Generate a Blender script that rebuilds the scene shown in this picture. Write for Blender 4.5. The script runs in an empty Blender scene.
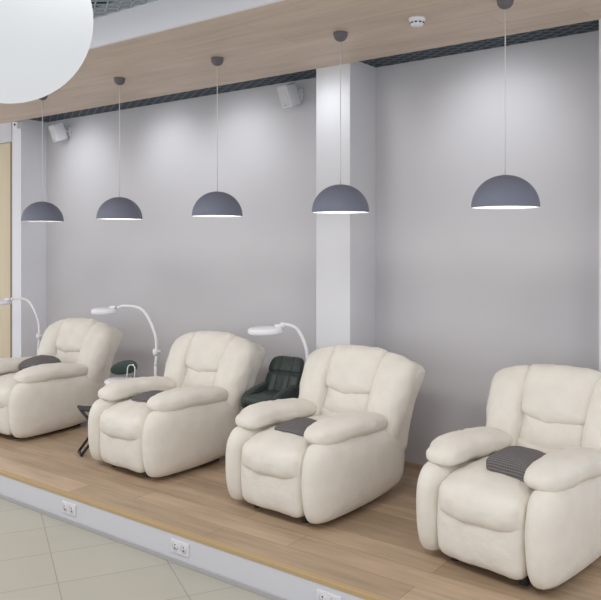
import bpy, bmesh, math, random
from mathutils import Vector, Matrix, noise
random.seed(7)
S = bpy.context.scene
C = S.collection
PI = math.pi
R = math.radians

# ------------------------------------------------------------------ materials
def lin(c):
    return tuple((v/255/12.92) if v/255 <= .04045 else ((v/255+.055)/1.055)**2.4 for v in c) + (1,)

def mat(name, rgb, rough=.6, metal=0., bump=0., bscale=40., var=0., vscale=8., emit=None, estr=0., spec=.5, stretch=None):
    m = bpy.data.materials.new(name); m.use_nodes = True
    nt = m.node_tree; N = nt.nodes; L = nt.links
    b = N['Principled BSDF']
    b.inputs['Base Color'].default_value = lin(rgb)
    b.inputs['Roughness'].default_value = rough
    b.inputs['Metallic'].default_value = metal
    b.inputs['Specular IOR Level'].default_value = spec
    if emit:
        b.inputs['Emission Color'].default_value = lin(emit); b.inputs['Emission Strength'].default_value = estr
    if bump or var:
        tc = N.new('ShaderNodeTexCoord')
        mp = N.new('ShaderNodeMapping'); L.new(tc.outputs['Object'], mp.inputs[0])
        if stretch: mp.inputs['Scale'].default_value = stretch
    if var:
        n = N.new('ShaderNodeTexNoise'); n.inputs['Scale'].default_value = vscale; n.inputs['Detail'].default_value = 4
        L.new(mp.outputs[0], n.inputs['Vector'])
        hs = N.new('ShaderNodeHueSaturation'); hs.inputs['Color'].default_value = lin(rgb)
        mr = N.new('ShaderNodeMapRange'); mr.inputs['To Min'].default_value = 1-var; mr.inputs['To Max'].default_value = 1+var
        mr.inputs['From Min'].default_value = .3; mr.inputs['From Max'].default_value = .7
        L.new(n.outputs['Fac'], mr.inputs['Value']); L.new(mr.outputs[0], hs.inputs['Value'])
        L.new(hs.outputs[0], b.inputs['Base Color'])
    if bump:
        n2 = N.new('ShaderNodeTexNoise'); n2.inputs['Scale'].default_value = bscale; n2.inputs['Detail'].default_value = 5
        L.new(mp.outputs[0], n2.inputs['Vector'])
        bp = N.new('ShaderNodeBump'); bp.inputs['Strength'].default_value = bump; bp.inputs['Distance'].default_value = .01
        L.new(n2.outputs['Fac'], bp.inputs['Height']); L.new(bp.outputs[0], b.inputs['Normal'])
    return m

def wood_planks(name, c1, c2, seam, width, row, rough, grain=.22, offset=.37):
    m = bpy.data.materials.new(name); m.use_nodes = True
    nt = m.node_tree; N = nt.nodes; L = nt.links
    b = N['Principled BSDF']; b.inputs['Roughness'].default_value = rough
    tc = N.new('ShaderNodeTexCoord')
    br = N.new('ShaderNodeTexBrick'); br.offset = offset; br.offset_frequency = 2
    br.inputs['Color1'].default_value = lin(c1); br.inputs['Color2'].default_value = lin(c2); br.inputs['Mortar'].default_value = lin(seam)
    br.inputs['Scale'].default_value = 1; br.inputs['Mortar Size'].default_value = .0016; br.inputs['Mortar Smooth'].default_value = .3
    br.inputs['Brick Width'].default_value = width; br.inputs['Row Height'].default_value = row
    L.new(tc.outputs['Object'], br.inputs['Vector'])
    mp = N.new('ShaderNodeMapping'); mp.inputs['Scale'].default_value = (1.3, 16, 1); L.new(tc.outputs['Object'], mp.inputs[0])
    n = N.new('ShaderNodeTexNoise'); n.inputs['Scale'].default_value = 1.6; n.inputs['Detail'].default_value = 7; n.inputs['Roughness'].default_value = .6
    L.new(mp.outputs[0], n.inputs['Vector'])
    mp2 = N.new('ShaderNodeMapping'); mp2.inputs['Scale'].default_value = (1.0, 4.5, 1); L.new(tc.outputs['Object'], mp2.inputs[0])
    n2 = N.new('ShaderNodeTexNoise'); n2.inputs['Scale'].default_value = 1.4; n2.inputs['Detail'].default_value = 3
    L.new(mp2.outputs[0], n2.inputs['Vector'])
    ad = N.new('ShaderNodeMath'); ad.operation = 'ADD'; L.new(n.outputs['Fac'], ad.inputs[0]); L.new(n2.outputs['Fac'], ad.inputs[1])
    mr = N.new('ShaderNodeMapRange'); mr.inputs['From Min'].default_value = .65; mr.inputs['From Max'].default_value = 1.35
    mr.inputs['To Min'].default_value = 1-grain; mr.inputs['To Max'].default_value = 1+grain*.7
    L.new(ad.outputs[0], mr.inputs['Value'])
    hs = N.new('ShaderNodeHueSaturation'); L.new(br.outputs['Color'], hs.inputs['Color']); L.new(mr.outputs[0], hs.inputs['Value'])
    L.new(hs.outputs[0], b.inputs['Base Color'])
    return m

def tile_mat():
    m = bpy.data.materials.new('beige_floor_tiles'); m.use_nodes = True
    nt = m.node_tree; N = nt.nodes; L = nt.links
    b = N['Principled BSDF']; b.inputs['Roughness'].default_value = .35
    tc = N.new('ShaderNodeTexCoord'); mp = N.new('ShaderNodeMapping'); mp.vector_type = 'TEXTURE'
    mp.inputs['Location'].default_value = (-3.934, 2.685, 0); mp.inputs['Rotation'].default_value = (0, 0, R(60.7))
    L.new(tc.outputs['Object'], mp.inputs[0])
    br = N.new('ShaderNodeTexBrick'); br.offset = 0; br.offset_frequency = 1
    br.inputs['Color1'].default_value = lin((191, 187, 174)); br.inputs['Color2'].default_value = lin((187, 183, 171)); br.inputs['Mortar'].default_value = lin((150, 147, 138))
    br.inputs['Scale'].default_value = 1; br.inputs['Mortar Size'].default_value = .003; br.inputs['Mortar Smooth'].default_value = .2
    br.inputs['Brick Width'].default_value = .624; br.inputs['Row Height'].default_value = .436
    L.new(mp.outputs[0], br.inputs['Vector'])
    n = N.new('ShaderNodeTexNoise'); n.inputs['Scale'].default_value = 2.5; n.inputs['Detail'].default_value = 4; L.new(tc.outputs['Object'], n.inputs['Vector'])
    mr = N.new('ShaderNodeMapRange'); mr.inputs['To Min'].default_value = .93; mr.inputs['To Max'].default_value = 1.05; L.new(n.outputs['Fac'], mr.inputs['Value'])
    hs = N.new('ShaderNodeHueSaturation'); L.new(br.outputs['Color'], hs.inputs['Color']); L.new(mr.outputs[0], hs.inputs['Value'])
    L.new(hs.outputs[0], b.inputs['Base Color'])
    return m

def knit_mat():
    m = bpy.data.materials.new('grey_knit'); m.use_nodes = True
    nt = m.node_tree; N = nt.nodes; L = nt.links
    b = N['Principled BSDF']; b.inputs['Roughness'].default_value = .95; b.inputs['Specular IOR Level'].default_value = .1
    oc = N.new('ShaderNodeTexCoord'); sx = N.new('ShaderNodeSeparateXYZ'); L.new(oc.outputs['Object'], sx.inputs[0])
    sm = N.new('ShaderNodeMath'); sm.operation = 'ADD'; L.new(sx.outputs[1], sm.inputs[0]); L.new(sx.outputs[2], sm.inputs[1])
    tc = N.new('ShaderNodeCombineXYZ'); L.new(sx.outputs[0], tc.inputs[0]); L.new(sm.outputs[0], tc.inputs[1])
    w = N.new('ShaderNodeTexWave'); w.wave_type = 'BANDS'; w.bands_direction = 'Y'; w.inputs['Scale'].default_value = 19; w.inputs['Distortion'].default_value = .5; w.inputs['Detail Scale'].default_value = 6
    L.new(tc.outputs[0], w.inputs['Vector'])
    w2 = N.new('ShaderNodeTexWave'); w2.wave_type = 'BANDS'; w2.bands_direction = 'X'; w2.inputs['Scale'].default_value = 22; w2.inputs['Distortion'].default_value = .6
    L.new(tc.outputs[0], w2.inputs['Vector'])
    mx = N.new('ShaderNodeMath'); mx.operation = 'MULTIPLY_ADD'; mx.inputs[1].default_value = .35
    L.new(w2.outputs['Fac'], mx.inputs[0]); L.new(w.outputs['Fac'], mx.inputs[2])
    cr = N.new('ShaderNodeValToRGB'); cr.color_ramp.elements[0].color = lin((92, 89, 90)); cr.color_ramp.elements[1].color = lin((128, 124, 124))
    L.new(mx.outputs[0], cr.inputs[0]); L.new(cr.outputs[0], b.inputs['Base Color'])
    bp = N.new('ShaderNodeBump'); bp.inputs['Strength'].default_value = .6; bp.inputs['Distance'].default_value = .006
    L.new(mx.outputs[0], bp.inputs['Height']); L.new(bp.outputs[0], b.inputs['Normal'])
    return m

def leather_mat():
    # cream nubuck: soft mottling, fine grain, broad creases
    m = mat('cream_nubuck', (230, 225, 216), rough=.62, var=.035, vscale=9, spec=.3)
    nt = m.node_tree; N = nt.nodes; L = nt.links; b = N['Principled BSDF']
    tc = N.new('ShaderNodeTexCoord')
    n1 = N.new('ShaderNodeTexNoise'); n1.inputs['Scale'].default_value = 14; n1.inputs['Detail'].default_value = 5; n1.inputs['Distortion'].default_value = .2
    n2 = N.new('ShaderNodeTexNoise'); n2.inputs['Scale'].default_value = 120; n2.inputs['Detail'].default_value = 2
    L.new(tc.outputs['Object'], n1.inputs['Vector']); L.new(tc.outputs['Object'], n2.inputs['Vector'])
    b1 = N.new('ShaderNodeBump'); b1.inputs['Strength'].default_value = .34; b1.inputs['Distance'].default_value = .02
    b2 = N.new('ShaderNodeBump'); b2.inputs['Strength'].default_value = .12; b2.inputs['Distance'].default_value = .004
    L.new(n1.outputs['Fac'], b1.inputs['Height']); L.new(n2.outputs['Fac'], b2.inputs['Height'])
    L.new(b1.outputs[0], b2.inputs['Normal']); L.new(b2.outputs[0], b.inputs['Normal'])
    return m

M = dict(
    wall=mat('grey_wall_paint', (201, 200, 204), .85, bump=.05, bscale=180, var=.012, vscale=2),
    column=mat('white_column_paint', (216, 217, 222), .8, bump=.04, bscale=180),
    white=mat('white_paint', (238, 237, 243), .7),
    riser=mat('riser_paint', (211, 211, 217), .6),
    pilaster=mat('lit_pilaster_paint', (234, 236, 243), .8, bump=.04, bscale=180),  # column paint made paler, the light on its side put into the colour
    ceilwood=wood_planks('ceiling_laminate', (209, 191, 175), (201, 183, 167), (176, 158, 141), 1.28, .19, .55, grain=.15),
    floorwood=wood_planks('floor_laminate', (199, 175, 149), (171, 148, 123), (130, 108, 87), 1.28, .192, .42, grain=.27),
    tile=tile_mat(),
    brass=mat('ochre_edge_profile', (188, 160, 118), .4, bump=.02),
    greytrim=mat('grey_metal_trim', (176, 175, 176), .5),
    base=mat('baseboard_laminate', (186, 160, 132), .5, var=.05, vscale=3),
    slat=mat('dark_grille_slat', (96, 107, 116), .6),
    slatlight=mat('light_grille_slat', (168, 182, 190), .6),
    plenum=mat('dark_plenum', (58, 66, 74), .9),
    cream=leather_mat(),
    mech=mat('black_steel', (44, 42, 42), .5),
    shade=mat('slate_grey_lacquer', (117, 121, 138), .55, spec=.35),
    shadein=mat('white_shade_lining', (240, 236, 236), .6),
    canopy=mat('grey_canopy', (104, 100, 106), .55),
    cord=mat('pale_cord', (226, 225, 228), .6),
    bulb=mat('frosted_bulb', (255, 250, 245), .4, emit=(255, 246, 238), estr=1.2),
    globe=mat('opal_globe', (120, 121, 122), .6, emit=(236, 240, 244), estr=.66),
    plastic=mat('white_plastic', (236, 237, 243), .35),
    lens=mat('lamp_lens', (205, 212, 222), .15),
    grille=mat('speaker_cloth', (206, 206, 210), .8, bump=.2, bscale=300),
    dark=mat('dark_slot', (60, 60, 62), .7),
    green=mat('dark_green_leatherette', (58, 70, 68), .42, bump=.1, bscale=60),
    greenback=mat('bottle_green_shell', (48, 66, 60), .35),
    chrome=mat('chrome', (205, 206, 210), .15, metal=1),
    knit=knit_mat(),
    beige=mat('beige_door_laminate', (212, 198, 170), .5, var=.04, vscale=3, stretch=(8, 8, .6)),
    brown=mat('brown_door_frame', (150, 126, 100), .5),
    socketw=mat('socket_white', (226, 224, 228), .35),
)

# ------------------------------------------------------------------ mesh helpers
def obj(name, bm, m, parent=None, smooth=False):
    me = bpy.data.meshes.new(name)
    bmesh.ops.recalc_face_normals(bm, faces=bm.faces[:])
    bm.to_mesh(me); bm.free()
    for k in (m if isinstance(m, (list, tuple)) else [m]): me.materials.append(k)
    if smooth:
        for p in me.polygons: p.use_smooth = True
    o = bpy.data.objects.new(name, me); C.objects.link(o)
    if parent is not None: o.parent = parent
    return o

def tag(o, label=None, cat=None, group=None, kind=None):
    if label: o['label'] = label
    if cat: o['category'] = cat
    if group: o['group'] = group
    if kind: o['kind'] = kind
    return o

def struct(name, bm, m, label=None, smooth=False):
    o = obj(name, bm, m, None, smooth); o['kind'] = 'structure'
    if label: o['label'] = label
    return o

def thing(name, label, cat, loc=(0, 0, 0), rz=0, group=None):
    o = bpy.data.objects.new(name, None); C.objects.link(o); o.empty_display_size = .1
    o.location = loc; o.rotation_euler = (0, 0, rz)
    return tag(o, label, cat, group)

def dup(o, parent=None):
    c = o.copy(); C.objects.link(c)
    if parent is not None: c.parent = parent
    for ch in list(o.children): dup(ch, c)
    return c

def BM(): return bmesh.new()

def box(bm, lo, hi, mx=None, bev=0):
    x0, y0, z0 = lo; x1, y1, z1 = hi
    r = bmesh.ops.create_cube(bm, size=1)
    vs = r['verts']
    T = Matrix.Translation(((x0+x1)/2, (y0+y1)/2, (z0+z1)/2)) @ Matrix.Diagonal((x1-x0, y1-y0, z1-z0, 1))
    bmesh.ops.transform(bm, matrix=T, verts=vs)
    if bev:
        es = list({e for v in vs for e in v.link_edges})
        rb = bmesh.ops.bevel(bm, geom=es, offset=bev, segments=3, profile=.5, affect='EDGES')
        vs = list({v for f in rb['faces'] for v in f.verts} | {v for v in vs if v.is_valid})
    if mx is not None: bmesh.ops.transform(bm, matrix=mx, verts=vs)
    return bm

def tube(bm, pts, r, n=10, cap=True):
    pts = [Vector(p) for p in pts]
    rs = r if isinstance(r, (list, tuple)) else [r]*len(pts)
    rings = []; up = None
    for i, p in enumerate(pts):
        t = (pts[min(i+1, len(pts)-1)] - pts[max(i-1, 0)]).normalized()
        if up is None: up = t.orthogonal().normalized()
        else: up = (up - t*up.dot(t)).normalized()
        s = t.cross(up)
        rings.append([bm.verts.new(p + (up*math.cos(a) + s*math.sin(a))*rs[i]) for a in [2*PI*k/n for k in range(n)]])
    for a, b in zip(rings, rings[1:]):
        for k in range(n): bm.faces.new((a[k], a[(k+1) % n], b[(k+1) % n], b[k]))
    if cap:
        bm.faces.new(rings[0]); bm.faces.new(rings[-1][::-1])
    return bm

def lathe(bm, prof, n=32, mx=None):
    rings = []; new = []
    for r, z in prof:
        if r < 1e-6: ring = [bm.verts.new((0, 0, z))]
        else: ring = [bm.verts.new((r*math.cos(2*PI*k/n), r*math.sin(2*PI*k/n), z)) for k in range(n)]
        rings.append(ring); new += ring
    for a, b in zip(rings, rings[1:]):
        for k in range(n):
            k2 = (k+1) % n
            if len(a) == 1 and len(b) == 1: continue
            if len(a) == 1: bm.faces.new((a[0], b[k2], b[k]))
            elif len(b) == 1: bm.faces.new((a[k], a[k2], b[0]))
            else: bm.faces.new((a[k], a[k2], b[k2], b[k]))
    if mx is not None: bmesh.ops.transform(bm, matrix=mx, verts=new)
    return bm

def catmull(pts, seg=6, closed=True):
    n = len(pts); out = []
    rng = range(n) if closed else range(n-1)
    for i in rng:
        g = (lambda k: pts[k % n]) if closed else (lambda k: pts[max(0, min(n-1, k))])
        p0, p1, p2, p3 = [Vector(g(i+d)) for d in (-1, 0, 1, 2)]
        for s in range(seg):
            t = s/seg
            out.append(.5*((2*p1) + (p2-p0)*t + (2*p0-5*p1+4*p2-p3)*t*t + (3*p1-p0-3*p2+p3)*t**3))
    if not closed: out.append(Vector(pts[-1]))
    return out

def cushion(bm, size, ctr=(0, 0, 0), a=4, c=2.6, axis=2, n=14, deform=None, wr=.004, seed=0., wscale=9):
    """soft pillow: super-ellipsoid over a cube grid, thin along one axis, lightly crumpled"""
    hx = [s/2 for s in size]
    oth = [k for k in range(3) if k != axis]
    verts = {}
    def vert(p):
        key = tuple(round(q, 5) for q in p)
        if key in verts: return verts[key]
        q = [math.tan(v*PI/4*.98)/math.tan(PI/4*.98) for v in p]
        N = ((abs(q[oth[0]])**a + abs(q[oth[1]])**a)**(c/a) + abs(q[axis])**c)**(1/c)
        v = Vector([q[k]/N*hx[k] for k in range(3)])
        if deform: v = Vector(deform(v))
        v = v + Vector(ctr)
        if wr:
            d = Vector([q[k]/N for k in range(3)]).normalized()
            w = noise.noise(v*wscale + Vector((seed, seed*.7, seed*1.3)))*wr + noise.noise(v*wscale*2.7 + Vector((seed, 3, seed)))*wr*.45
            v = v + d*w
        bv = bm.verts.new(v); verts[key] = bv
        return bv
    for ax in range(3):
        u, w = [k for k in range(3) if k != ax]
        for sgn in (-1, 1):
            for i in range(n):
                for j in range(n):
                    q = []
                    for di, dj in ((0, 0), (1, 0), (1, 1), (0, 1)):
                        p = [0, 0, 0]; p[ax] = sgn; p[u] = -1+2*(i+di)/n; p[w] = -1+2*(j+dj)/n
                        q.append(vert(p))
                    bm.faces.new(q)
    return bm

def slab(bm, outline, T, k=4., x0=0., bow=0., seg=5, wr=.003, seed=0., taper=None, post=None):
    """upholstered panel: closed (y,z) outline swept to a rounded slab of thickness T along x"""
    ol = catmull([(p[0], p[1], 0) for p in outline], seg)
    cy = sum(p.x for p in ol)/len(ol); cz = sum(p.y for p in ol)/len(ol)
    rs = [0, .3, .55, .72, .83, .9, .945, .975, .992, 1.0]
    fr = []
    for r in rs: fr.append((r, (max(0, 1-r**k))**(1/2.2)))
    prof = [(r, h) for r, h in fr] + [(r, -h) for r, h in fr[::-1][1:]]
    rings = []
    for r, h in prof:
        if r == 0:
            rings.append([bm.verts.new((x0 + h*T/2, cy, cz))]); continue
        ring = []
        for p in ol:
            y = cy + (p.x-cy)*r; z = cz + (p.y-cz)*r
            t = T*(taper(y, z) if taper else 1)
            v = Vector((x0 + h*t/2, y, z))
            w = noise.noise(v*8 + Vector((seed, 0, seed)))*wr
            v.x += w*(1 if h >= 0 else -1); v.z += w*.5*r
            if post: v = post(v)
            ring.append(bm.verts.new(v))
        rings.append(ring)
    m = len(ol)
    for a, b in zip(rings, rings[1:]):
        for q in range(m):
            q2 = (q+1) % m
            if len(a) == 1: bm.faces.new((a[0], b[q2], b[q]))
            elif len(b) == 1: bm.faces.new((a[q], a[q2], b[0]))
            else: bm.faces.new((a[q], a[q2], b[q2], b[q]))
    return bm

def quadplane(bm, x0, y0, x1, y1, z):
    bm.faces.new([bm.verts.new(p) for p in ((x0, y0, z), (x1, y0, z), (x1, y1, z), (x0, y1, z))])
    return bm

# ------------------------------------------------------------------ the setting (z = 0 is the platform top)
WY = 5.03      # back wall
CY = 4.656      # column faces / rear edge of the timber soffit
PY = 3.045     # platform edge
FZ = -.19      # tiled hall floor
CZ = 3.051       # timber soffit
XL, XR = -9.0, 1.2
struct('floor', box(BM(), (XL, -3, FZ-.05), (XR+2, PY+.05, FZ)), M['tile'], 'beige tiled hall floor in front of the platform')
struct('platform', box(BM(), (XL, PY+.012, FZ+.001), (XR, WY, 0)), M['floorwood'], 'raised platform floored in oak planks')
struct('trim_1', box(BM(), (XL, PY-.004, -.022), (XR, PY+.03, .004), bev=.003), M['brass'], 'ochre edge profile along the platform')
struct('trim_2', box(BM(), (XL, PY, FZ+.03), (XR, PY+.02, -.022)), M['riser'], 'white riser of the platform')
struct('trim_3', box(BM(), (XL, PY-.008, FZ), (XR, PY+.02, FZ+.03), bev=.003), M['greytrim'], 'grey skirting strip below the riser')
struct('wall_back', box(BM(), (-9.0, WY, -.19), (XR, WY+.12, 3.3)), M['wall'], 'long plain grey back wall')
struct('baseboard_back', box(BM(), (-7.441, WY-.012, 0), (-1.255, WY, .022), bev=.003), M['base'], 'oak baseboard along the back wall')
def column(name, x0, x1, label):
    b = box(BM(), (x0, CY, 0), (x1, WY, 3.25), bev=.004)
    return struct(name, b, M['column'], label)
column('column', -3.361, -3.047, 'white square column against the back wall')
struct('wall_right', box(BM(), (-1.255, CY, 0), (-.80, WY, 3.25), bev=.004), M['column'], 'pale pilaster at the right end of the wall')
struct('wall_left', box(BM(), (-7.619, 4.70, 0), (-7.441, WY, 3.25), bev=.004), M['pilaster'], 'pale pilaster at the left end of the wall')
struct('trim_4', box(BM(), (-9, 4.685, 2.843), (-7.619, WY, 3.25)), M['column'], 'grey header above the beige door')
struct('door_1', box(BM(), (-8.95, 4.72, 0), (-7.653, 4.77, 2.84), bev=.004), M['beige'], 'tall beige door at the far left')
struct('trim_5', box(BM(), (-7.653, 4.695, 0), (-7.619, 4.80, 2.843), bev=.004), M['brown'], 'brown frame of the beige door')
# timber soffit, fascia, open-cell grilles
struct('ceiling', box(BM(), (XL, 3.235, CZ), (XR, CY, CZ+.03)), M['ceilwood'], 'timber soffit over the recliners')
struct('trim_6', box(BM(), (XL, 3.212, CZ-.001), (XR, 3.235, 3.325)), M['white'], 'white fascia along the soffit')
def diag_slats(bm, x0, x1, y0, y1, z0, z1, sp, th, ang):
    for sgn in (1, -1):
        d = Vector((math.cos(ang), sgn*math.sin(ang))); nrm = Vector((-d.y, d.x))
        cs = [nrm.dot(Vector(p)) for p in ((x0, y0), (x1, y0), (x0, y1), (x1, y1))]
        k = math.ceil(min(cs)/sp)
        while k*sp < max(cs):
            o = nrm*(k*sp); lo, hi = -1e9, 1e9
            for q, a0, a1 in ((0, x0, x1), (1, y0, y1)):
                t0, t1 = (a0-o[q])/d[q], (a1-o[q])/d[q]
                lo, hi = max(lo, min(t0, t1)), min(hi, max(t0, t1))
            if hi-lo > .02:
                p0, p1 = o+d*lo, o+d*hi; w = nrm*th/2
                vs = [bm.verts.new((p.x, p.y, z)) for z in (z0, z1) for p in (p0-w, p1-w, p1+w, p0+w)]
                for f in ((3, 2, 1, 0), (4, 5, 6, 7), (0, 1, 5, 4), (1, 2, 6, 5), (2, 3, 7, 6), (3, 0, 4, 7)): bm.faces.new([vs[i] for i in f])
            k += 1
    return bm
struct('ceiling_slot_grille', diag_slats(BM(), -7.441, XR, CY+.003, WY-.002, CZ+.0345, CZ+.0375, .07, .012, R(32)), M['slat'], 'dark open-cell grille strip above the back wall')
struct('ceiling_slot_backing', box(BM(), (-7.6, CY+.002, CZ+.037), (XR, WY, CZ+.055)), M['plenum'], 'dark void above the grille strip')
struct('ceiling_hall_grille', diag_slats(BM(), -7.5, 1.0, 1.2, 3.21, 3.243, 3.25, .075, .010, R(34)), M['slatlight'], 'open-cell grille ceiling of the hall')
struct('ceiling_hall_backing', box(BM(), (XL, -3, 3.32), (XR+2, 3.235, 3.36)), M['plenum'], 'dark void above the hall grille')

# ------------------------------------------------------------------ recliners
BASE = Vector((0, .225, .40)); LEAN = R(22.5)
def back_pt(v):   # (x, depth, height along the back) -> chair space
    x, d, h = v
    roll = .16*max(0, h-.42)**1.5*2.0       # the top rolls backwards
    y = BASE.y + h*math.sin(LEAN) + d*math.cos(LEAN) + roll
    z = BASE.z + h*math.cos(LEAN) - d*math.sin(LEAN) - roll*.5
    return Vector((x, y, z))

def make_recliner():
    root = thing('recliner', 'x', 'recliner')
    cm = M['cream']
    side = [(-.475, .075), (-.505, .20), (-.505, .36), (-.472, .455), (-.40, .505), (-.2, .515), (.05, .512), (.25, .50),
            (.40, .49), (.49, .44), (.525, .34), (.525, .20), (.49, .10), (.38, .055), (.1, .026), (-.25, .022), (-.41, .034)]
    for s in (-1, 1):
        obj('side_panel', slab(BM(), side, .205, k=4, x0=s*.320, seed=3+s), cm, root, True)
    def armdef(s):
        def f(v):
            t = v.y/.40                      # -1 front .. 1 rear
            z = v.z*(1.14 - .12*t) - .016*t - .022*max(0, -t-.4)**1.4*1.6 - .02*max(0, t-.1)**1.5 + .010 + .012*(1-t*t)
            x = v.x*(1.0 - .02*t - .10*max(0, -t-.5)) + s*(-.012*t*t)
            return (x, v.y, z)
        return f
    for s in (-1, 1):
        obj('arm_pad', cushion(BM(), (.235, .78, .125), (s*.304, -.035, .524), a=3.2, c=2.5, n=18, deform=armdef(s), wr=.013, seed=11+s*2, wscale=8), cm, root, True)
    def seatdef(v):
        t = -v.y/.36
        front = max(0, t-.25)/.75
        q = 1-(v.x/.25)**2; u = (v.z/.1225+1)/2
        return (v.x, v.y - .02*front*(1-(v.z/.13)**2) + .012*front*(v.x/.25)**2, v.z + u*(.014*q - .025*front**2) - (1-u)*.028*q*front)
    obj('seat_cushion', cushion(BM(), (.50, .83, .245), (0, -.085, .377), a=8, c=3.8, n=18, deform=seatdef, wr=.009, seed=21), cm, root, True)
    def footdef(v):
        return (v.x, v.y - .012*(1-(v.z/.2)**2), v.z)
    obj('footrest', cushion(BM(), (.50, .17, .40), (0, -.400, .245), a=10, c=4.2, axis=1, n=18, deform=footdef, wr=.004, seed=31), cm, root, True)
    # backrest: shell, two side wings and three stacked cushions
    shell = [(.54, .915), (.61, .912), (.652, .880), (.612, .77), (.55, .62), (.52, .48), (.505, .34), (.48, .24), (.40, .24), (.32, .36), (.34, .52), (.40, .70), (.47, .86)]
    obj('back_shell', slab(BM(), shell, .86, k=18, seed=5, taper=lambda y, z: .93 + .16*max(0, min(1, (z-.40)/.45)) - .03*max(0, (z-.86)/.05)**2, post=lambda v: Vector((v.x, v.y, v.z - .03*abs(v.x/.44)**3*max(0, (v.z-.62)/.3)))), cm, root, True)
    def part(name, w, dth, x0, h0, h1, d0, a, c, seed, extra=None, wr=.009, wscale=10):
        hc = (h0+h1)/2; hh = (h1-h0)
        def f(v):
            x, d, h = v.x + x0, v.y + d0, v.z + hc
            if extra: x, d, h = extra(x, d, h, v.z/(hh/2))
            return back_pt((x, d, h))
        return obj(name, cushion(BM(), (w, dth, hh), (0, 0, 0), a=a, c=c, axis=1, n=18, deform=f, wr=wr, seed=seed, wscale=wscale), cm, root, True)
    for s in (-1, 1):
        def wing(x, d, h, t, s=s):
            o = (abs(x)-.19)/.23            # 0 inside .. 1 outside
            o = max(0, min(1.1, o))
            h2 = h - .045*o*o*max(0, t)**1.2 + .016*(1-min(1, o))*max(0, t)
            x2 = x + s*.032*max(0, t)*o + s*.010*(1-t*t)*o - s*.035*max(0, -t)*o
            return x2, d - .018*(1-t*t) + .03*o*o, h2
        part('back_wing', .24, .19, s*.314, -.06, .605, .062, 8, 2.8, 41+s*3, wing, wr=.009, wscale=11)
    sag = lambda x, d, h, t: (x*(1 + .04*t), d, h - .040*(1-(x/.23)**2)*(1 if t < 0 else .0) + .010*(1-(x/.23)**2)*max(0, t))
    sagl = lambda x, d, h, t: (x*(1 + .03*t), d, h - .040*(1-(x/.23)**2))
    part('headrest', .445, .22, 0, .300, .628, .066, 9, 3.2, 51, sag)
    part('lumbar_cushion', .45, .20, 0, .120, .370, .094, 7, 2.6, 61, sagl)
    part('lumbar_cushion', .45, .20, 0, -.06, .195, .088, 7, 2.6, 71, sagl)
    b = BM()
    box(b, (-.22, -.30, .012), (.22, .24, .075), bev=.006)
    box(b, (-.29, -.30, 0), (-.23, .26, .03), bev=.004); box(b, (.23, -.30, 0), (.29, .26, .03), bev=.004)
    for x in (-.2, .2): lathe(b, [(0, 0), (.022, 0), (.022, .05), (0, .05)], 12, Matrix.Translation((x, -.36, 0)))
    obj('base', b, M['mech'], root)
    return root

GR = 'cream recliners in a row on the platform'
spots = [
    (-6.065, 4.0, 3, 'cream padded recliner farthest left, cut off by the photo edge, nearest the beige door'),
    (-4.305, 4.0, -2, 'cream padded recliner second from left, black folding stand at its left side'),
    (-2.875, 3.99, -3, 'cream padded recliner in front of the white column, flat grey cushion between its arms'),
    (-1.48, 4.0, -8, 'largest, nearest cream padded recliner at right, thick ribbed grey knit cushion on seat'),
]
proto = make_recliner()
for i, (x, y, rz, lab) in enumerate(spots):
    o = proto if i == 0 else dup(proto)
    o.location = (x, y, 0); o.rotation_euler = (0, 0, R(rz)); tag(o, lab, 'recliner', GR)

# ------------------------------------------------------------------ knit cushions
def knit(label, loc, rot, size, seed, a=4, c=2.4):
    def f(v): return (v.x, v.y, v.z - .02*(v.x/(size[0]/2))**2)
    o = obj('cushion', cushion(BM(), size, (0, 0, 0), a=a, c=c, n=14, deform=f, wr=.005, seed=seed), M['knit'], None, True)
    o.location = loc; o.rotation_euler = tuple(R(q) for q in rot)
    return tag(o, label, 'cushion', 'grey knit cushions on the recliners')
knit('thick grey knit cushion between the arms of the farthest left recliner', (-6.085, 4.04, .572), (6, 0, 6), (.34, .30, .15), 1)
knit('small grey cushion corner showing between the arms of the second recliner from left', (-4.285, 3.84, .522), (0, 0, 5), (.34, .26, .09), 2)
knit('flat dark grey cushion on the seat of the recliner by the white column', (-2.86, 3.80, .520), (2, 0, -4), (.32, .26, .085), 3)
knit('thick dark grey ribbed knit cushion on the seat of the nearest recliner', (-1.40, 3.79, .545), (4, 2, -10), (.33, .25, .13), 4, a=6, c=3.2)

# ------------------------------------------------------------------ pendants
def make_pendant():
    root = thing('pendant_lamp', 'x', 'pendant lamp')
    r = .185; hgt = .180; z0 = 1.896
    prof = []
    for k in range(15):
        a = k/14*PI/2
        prof.append((r*math.cos(a)**.96 if k < 14 else 0.0, hgt*math.sin(a)))
    outer = prof
    inner = [(max(0, q*.965), z*.955) for q, z in prof[::-1]]
    b = lathe(BM(), outer, 40); sh = obj('shade', b, M['shade'], root, True); sh.location = (0, 0, z0)
    b = lathe(BM(), inner + [(r, 0)], 40); o = obj('shade_lining', b, M['shadein'], sh, True); o['label'] = 'white lining inside the shade'
    b = lathe(BM(), [(0, .035), (.02, .04), (.034, .06), (.034, .08), (.018, .11), (.014, .15), (0, .15)], 20)
    o = obj('bulb', b, M['bulb'], sh, True)
    b = tube(BM(), [(0, 0, z0+hgt-.004), (0, 0, CZ-.03)], .0032, 8); obj('cord', b, M['cord'], root, True)
    b = lathe(BM(), [(.046, CZ), (.046, CZ-.012), (.042, CZ-.032), (.030, CZ-.048), (.012, CZ-.056), (0, CZ-.057)], 24); obj('canopy', b, M['canopy'], root, True)
    return root
pp = make_pendant()
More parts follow.
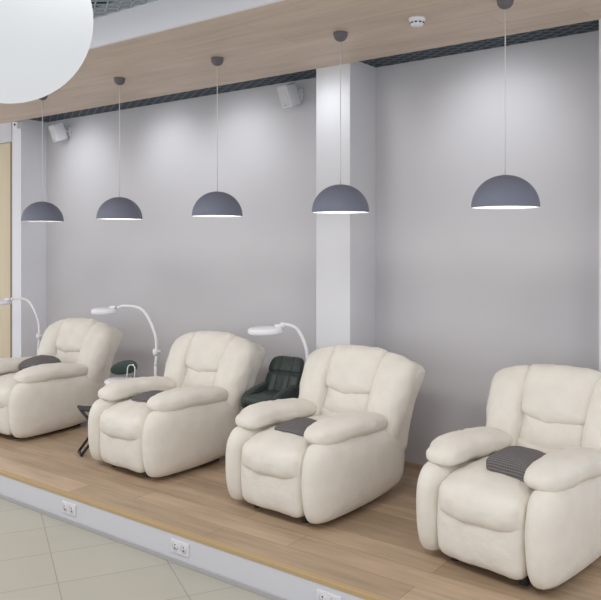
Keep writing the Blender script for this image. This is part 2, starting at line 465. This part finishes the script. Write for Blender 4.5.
plabs = ['slate grey dome pendant farthest left, by the left pilaster',
         'slate grey dome pendant second from left in the row of five',
         'slate grey dome pendant in the middle of the row of five',
         'slate grey dome pendant hanging in front of the white column',
         'slate grey dome pendant farthest right, largest of the five']
PX = [-5.913, -4.838, -3.741, -2.658, -1.561]
for i, x in enumerate(PX):
    o = pp if i == 0 else dup(pp)
    o.location = (x, 3.95, 0); tag(o, plabs[i], 'pendant lamp', 'dome pendants over the recliners')
    l = bpy.data.lights.new('pendant_light', 'POINT'); l.energy = .9; l.color = (1, .95, .9); l.shadow_soft_size = .03
    lo = bpy.data.objects.new('pendant_light', l); C.objects.link(lo); lo.parent = o; lo.location = (0, 0, 1.90)

# big opal globe in the foreground
g = thing('globe_lamp', 'huge white opal globe lamp hanging at the top left corner', 'lamp', (-2.215, 1.334, 2.44))
gr = .283
obj('globe', lathe(BM(), [(gr*math.sin(PI*k/32) if 0 < k < 32 else 0, -gr*math.cos(PI*k/32)) for k in range(33)], 64), M['globe'], g, True)
obj('cord', tube(BM(), [(0, 0, gr+.04), (0, 0, 3.22-2.44)], .004, 8), M['cord'], g, True)
obj('cap', lathe(BM(), [(0, gr+.05), (.03, gr+.05), (.045, gr-.004), (0, gr-.004)], 20), M['plastic'], g, True)

# ------------------------------------------------------------------ magnifier lamps
def make_magnifier(label, base, head, hd=.235):
    """floor lamp: round weighted base, straight pole, goose arc, flat ring head"""
    t = thing('magnifier_lamp', label, 'floor lamp', (base[0], base[1], 0), 0, 'white magnifier floor lamps behind the recliners')
    obj('base', lathe(BM(), [(0, 0), (.082, 0), (.086, .006), (.084, .018), (.07, .026), (.022, .034), (.018, .09), (0, .09)], 32), M['plastic'], t, True)
    obj('pole', tube(BM(), [(0, 0, .08), (0, 0, .62)], .013, 12), M['plastic'], t, True)
    d = Vector((head[0]-base[0], head[1]-base[1], 0)); L = d.length; u = d/L; hz = head[2]
    ctrl = [(0, 0, .60), u*(-.02*L) + Vector((0, 0, .74)), u*(.02*L) + Vector((0, 0, .90)), u*(.25*L) + Vector((0, 0, hz+.01)), u*(.60*L) + Vector((0, 0, hz+.045)), u*(L-hd/2-.01) + Vector((0, 0, hz+.025))]
    obj('arm', tube(BM(), catmull([tuple(Vector(q)) for q in ctrl], 8, False), .0135, 12), M['plastic'], t, True)
    b = lathe(BM(), [(0, -.03), (.022, -.03), (.026, 0), (.022, .03), (0, .03)], 16, Matrix.Translation((0, 0, .72)))
    tube(b, [(0, 0, .72), tuple(Vector((0, 0, .735)) - u*.05)], .009, 8)
    obj('joint', b, M['plastic'], t, True)
    r = hd/2
    hb = lathe(BM(), [(0, .024), (r*.72, .022), (r*.93, .017), (r, .006), (r, -.018), (r*.95, -.026), (r*.70, -.026), (r*.69, -.010), (0, -.008)], 40)
    h = obj('lamp_head', hb, M['plastic'], t, True); h.location = (head[0]-base[0], head[1]-base[1], hz); h.rotation_euler = (R(1), R(-1), 0)
    obj('lens', lathe(BM(), [(0, -.008), (r*.69, -.010), (r*.69, -.016), (r*.5, -.021), (0, -.024)], 32), M['lens'], h, True)
    q = -u*(r-.02); q = -u*(r-.03)
    box(b := BM(), (-.03, -.022, .018), (.03, .022, .042), Matrix.Translation((q.x, q.y, 0)) @ Matrix.Rotation(math.atan2(u.y, u.x), 4, 'Z'), bev=.006)
    obj('head_hinge', b, M['plastic'], h, True)
    return t
make_magnifier('white magnifier lamp farthest left, its head cut off by the photo edge', (-6.88, 4.55), (-7.26, 4.34, 1.075))
make_magnifier('white magnifier lamp arching between the two leftmost recliners', (-5.04, 4.52), (-5.49, 4.31, 1.085))
make_magnifier('white magnifier lamp with its round head above the dark tufted chair', (-3.372, 4.55), (-3.62, 4.35, 1.035), .265)

# ------------------------------------------------------------------ dark tufted work chair
t = thing('work_chair', 'dark green tufted work chair between recliners, below the lamp head', 'chair', (-3.685, 4.47, 0), R(4))
def sq(v): return (v.x, v.y, v.z + .012*(v.y/.2)**2)
obj('seat', cushion(BM(), (.27, .38, .10), (0, 0, .475), a=5, c=3, n=14, deform=sq, wr=.003, seed=91), M['green'], t, True)
def wb(v):
    # quilted back: horizontal and vertical channels pressed into the front, leaned back
    d = v.y
    if d < 0:
        gx = min(abs(v.x - .06), abs(v.x + .06)); gz = min(abs(v.z - .075), abs(v.z+.115))
        d += .018*math.exp(-(gx/.012)**2) + .02*math.exp(-(gz/.012)**2)
    ly = .13 + d + (v.z+.21)*.42 - .04*(v.x/.2)**2
    return (v.x, ly, .592 + v.z*.86)
obj('backrest', cushion(BM(), (.315, .11, .42), (0, 0, 0), a=6, c=3, axis=1, n=36, deform=wb, wr=.002, seed=95), M['green'], t, True)
for s in (-1, 1):
    def af(v): return (v.x, v.y, v.z + .18*v.y)
    obj('armrest', cushion(BM(), (.07, .38, .14), (s*.135, .03, .495), a=3, c=3, n=12, deform=af, wr=.002, seed=97+s), M['green'], t, True)
obj('gas_lift', lathe(BM(), [(0, .08), (.026, .08), (.026, .26), (.016, .26), (.016, .43), (.07, .432), (.07, .44), (0, .44)], 16), M['chrome'], t, True)
b = BM()
for k in range(5):
    a = 2*PI*k/5; tube(b, [(0, 0, .10), (.1*math.cos(a), .1*math.sin(a), .09), (.20*math.cos(a), .20*math.sin(a), .055)], [.022, .018, .014], 10)
bo = obj('star_base', b, M['chrome'], t, True)
for k in range(5):
    a = 2*PI*k/5
    obj('castor', tube(BM(), [(.20*math.cos(a)-.014*math.sin(a), .20*math.sin(a)+.014*math.cos(a), .024), (.20*math.cos(a)+.014*math.sin(a), .20*math.sin(a)-.014*math.cos(a), .024)], .024, 14), M['mech'], bo, True)

# ------------------------------------------------------------------ low stool with green oval backrest
t = thing('rolling_stool', 'low stool with a dark green oval backrest and chrome loop', 'stool', (-5.225, 4.27, 0), R(30))
obj('seat', lathe(BM(), [(0, .495), (.115, .495), (.132, .485), (.135, .465), (.126, .445), (0, .44)], 32), M['plastic'], t, True)
def ob(v): return (v.x, v.y + .15 - .05*(v.x/.12)**2, v.z + .575 + .16*v.x)
obj('backrest', cushion(BM(), (.25, .045, .125), (0, 0, 0), a=2.3, c=2.2, axis=1, n=14, deform=ob, wr=0), M['greenback'], t, True)
obj('chrome_loop', tube(BM(), catmull([(.035, .085, .485), (.035, .095, .56), (.045, .10, .595), (.07, .10, .605), (.095, .10, .595), (.105, .095, .56), (.105, .085, .485)], 6, False), .0075, 10), M['chrome'], t, True)
obj('gas_lift', tube(BM(), [(0, 0, .09), (0, 0, .445)], .02, 12), M['chrome'], t, True)
b = BM()
for k in range(5):
    a = 2*PI*k/5; tube(b, [(0, 0, .10), (.16*math.cos(a), .16*math.sin(a), .055)], [.02, .013], 10)
bo = obj('star_base', b, M['chrome'], t, True)
for k in range(5):
    a = 2*PI*k/5
    obj('castor', tube(BM(), [(.16*math.cos(a)-.014*math.sin(a), .16*math.sin(a)+.014*math.cos(a), .023), (.16*math.cos(a)+.014*math.sin(a), .16*math.sin(a)-.014*math.cos(a), .023)], .023, 14), M['mech'], bo, True)

# ------------------------------------------------------------------ black folding stand (crossed legs)
t = thing('folding_stand', 'black folding stand with crossed legs beside the second recliner', 'stool', (-4.93, 3.80, 0), R(62))
w, h, dp = .135, .375, .08
for i, (x0, x1) in enumerate(((-w, w), (w, -w))):
    b = BM(); off = .012*(1 if i else -1)
    for y in (-dp+off, dp-off): tube(b, [(x0, y, h-.012), (x1, y, .012)], .011, 8)
    tube(b, [(x1, -dp+off, .012), (x1, dp-off, .012)], .011, 8); tube(b, [(x0, -dp+off, h-.012), (x0, dp-off, h-.012)], .011, 8)
    obj('leg_frame', b, M['mech'], t, True)
def sg(v): return (v.x, v.y, v.z - .02*(1-(v.x/w)**2))
obj('sling_seat', cushion(BM(), (2*w+.03, 2*dp+.03, .018), (0, 0, h), a=8, c=4, n=10, deform=sg, wr=0), M['dark'], t, True)

# ------------------------------------------------------------------ speakers, detector, sensor, sockets
def make_speaker():
    root = thing('wall_speaker', 'x', 'speaker')
    T = Matrix.Translation((0, -.16, -.02)) @ Matrix.Rotation(R(-14), 4, 'Z') @ Matrix.Rotation(R(20), 4, 'X')
    b = BM()
    fr = [(-.085, -.09), (.085, -.09), (.06, .09), (-.06, .09)]
    hh = .125
    vs = [[b.verts.new(T @ Vector((x, y, z))) for x, y in fr] for z in (-hh, hh)]
    b.faces.new(vs[0][::-1]); b.faces.new(vs[1])
    for k in range(4): b.faces.new((vs[0][k], vs[0][(k+1) % 4], vs[1][(k+1) % 4], vs[1][k]))
    bmesh.ops.bevel(b, geom=b.edges[:], offset=.014, segments=3, profile=.5, affect='EDGES')
    cab = obj('cabinet', b, M['plastic'], root, True)
    obj('front_grille', box(BM(), (-.074, -.097, -.112), (.074, -.088, .112), T, bev=.003), M['grille'], cab)
    obj('badge', box(BM(), (-.008, -.1, -.10), (.008, -.0965, -.092), T), M['dark'], cab)
    b = box(BM(), (.02, -.012, -.07), (.075, 0, .07), bev=.003); tube(b, [(.05, -.01, .0), (.05, -.05, .0), (.04, -.10, -.01)], .013, 10)
    box(b, (.025, -.125, -.035), (.065, -.075, .03), bev=.004)
    obj('wall_bracket', b, M['plastic'], root)
    return root
sp = make_speaker(); sp.location = (-3.82, WY, 2.958); sp.scale = (.74, .74, .74); tag(sp, 'white wall speaker beside the white column', 'speaker', 'white speakers high on the back wall')
s2 = dup(sp); s2.location = (-7.05, WY, -.03+2.968); tag(s2, 'white wall speaker in the far left corner of the back wall', 'speaker', 'white speakers high on the back wall')

t = thing('smoke_detector', 'white round smoke detector on the timber soffit', 'smoke detector', (-2.117, 3.969, CZ))
obj('body', lathe(BM(), [(0, 0), (.050, 0), (.052, -.010), (.046, -.020), (.042, -.022), (.040, -.038), (.032, -.048), (0, -.050)], 28), M['plastic'], t, True)
b = BM()
for k in range(10):
    a = 2*PI*k/10; box(b, (.036, -.007, -.036), (.043, .007, -.028), Matrix.Rotation(a, 4, 'Z'))
obj('vent_slots', b, M['dark'], t)

t = thing('motion_sensor', 'tiny white sensor box on the left pilaster below the soffit', 'sensor', (-7.483, 4.702, 3.015))
obj('housing', box(BM(), (-.035, -.05, -.045), (.035, 0, .035), bev=.008), M['plastic'], t)
obj('sensor_eye', lathe(BM(), [(0, 0), (.012, 0), (.010, .008), (0, .010)], 16, Matrix.Translation((0, -.05, 0)) @ Matrix.Rotation(R(90), 4, 'X')), M['dark'], t, True)

def make_socket():
    root = thing('double_socket', 'x', 'power socket')
    obj('plate', box(BM(), (-.075, -.008, -.038), (.075, 0, .038), bev=.003), M['socketw'], root)
    for s in (-1, 1):
        r = obj('socket_face', lathe(BM(), [(.024, .002), (.026, .004), (.0275, .002), (.0275, 0)], 24, Matrix.Translation((s*.036, -.008, 0)) @ Matrix.Rotation(R(90), 4, 'X')), M['socketw'], root, True)
        b = lathe(BM(), [(0, .0015), (.0235, .0015), (.0235, 0)], 24, Matrix.Translation((s*.036, -.008, 0)) @ Matrix.Rotation(R(90), 4, 'X'))
        obj('socket_well', b, M['socketw'], r, True)
        b = BM()
        for q in (-.0095, .0095): lathe(b, [(0, .0025), (.005, .0025), (.005, 0)], 12, Matrix.Translation((s*.036, -.008, q)) @ Matrix.Rotation(R(90), 4, 'X'))
        obj('pin_holes', b, M['dark'], r)
    return root
so = make_socket()
for i, (x, lab) in enumerate(((-4.249, 'white double socket on the riser farthest left, by the far tiles'), (-3.181, 'white double socket on the riser in the middle of the three'), (-2.116, 'white double socket on the riser at the bottom edge of the photo'))):
    o = so if i == 0 else dup(so)
    o.location = (x, PY, -.088); tag(o, lab, 'power socket', 'double sockets along the platform riser')

# ------------------------------------------------------------------ light
W = bpy.data.worlds.new('hall'); S.world = W; W.use_nodes = True
bg = W.node_tree.nodes['Background']; bg.inputs[0].default_value = (.93, .96, 1.0, 1); bg.inputs[1].default_value = 1.2
def area(name, loc, size, energy, col=(1, .97, .94), rot=(0, 0, 0), sy=None):
    l = bpy.data.lights.new(name, 'AREA'); l.energy = energy; l.color = col; l.size = size
    if sy: l.shape = 'RECTANGLE'; l.size_y = sy
    o = bpy.data.objects.new(name, l); C.objects.link(o); o.location = loc; o.rotation_euler = rot
    return o
for x in (-7, -4.4, -1.8, .8):
    area('hall_fill_light', (x, 1.4, 3.2), 1.2, 40)  # unseen area lights, added under the hall ceiling to brighten the platform
# wall washers set just below the soffit's rear edge
for x, e in ((-6.69, 1), (-5.37, 1), (-4.42, 1), (-3.22, .4), (-2.03, 1)):
    l = bpy.data.lights.new('wall_washer', 'SPOT'); l.energy = 18*e; l.color = (.93, .965, 1); l.spot_size = R(94); l.spot_blend = 1; l.shadow_soft_size = .12
    o = bpy.data.objects.new('wall_washer', l); C.objects.link(o); o.location = (x, CY-.42, CZ-.14)
    d = Vector((0, .62, -.40)); o.rotation_euler = d.to_track_quat('-Z', 'Y').to_euler()

# ------------------------------------------------------------------ camera
cd = bpy.data.cameras.new('camera'); cam = bpy.data.objects.new('camera', cd); C.objects.link(cam)
cam.location = (0, 0, 1.7); cam.rotation_euler = (R(90), 0, R(37.03))
cd.sensor_fit = 'HORIZONTAL'; cd.sensor_width = 36; cd.lens = 36*740/601; cd.shift_y = -(300-243)/601; cd.clip_start = .05
S.camera = cam
S.view_settings.view_transform = 'Standard'; S.view_settings.look = 'None'
S.view_settings.exposure = 0; S.view_settings.gamma = 1; S.view_settings.use_curve_mapping = False
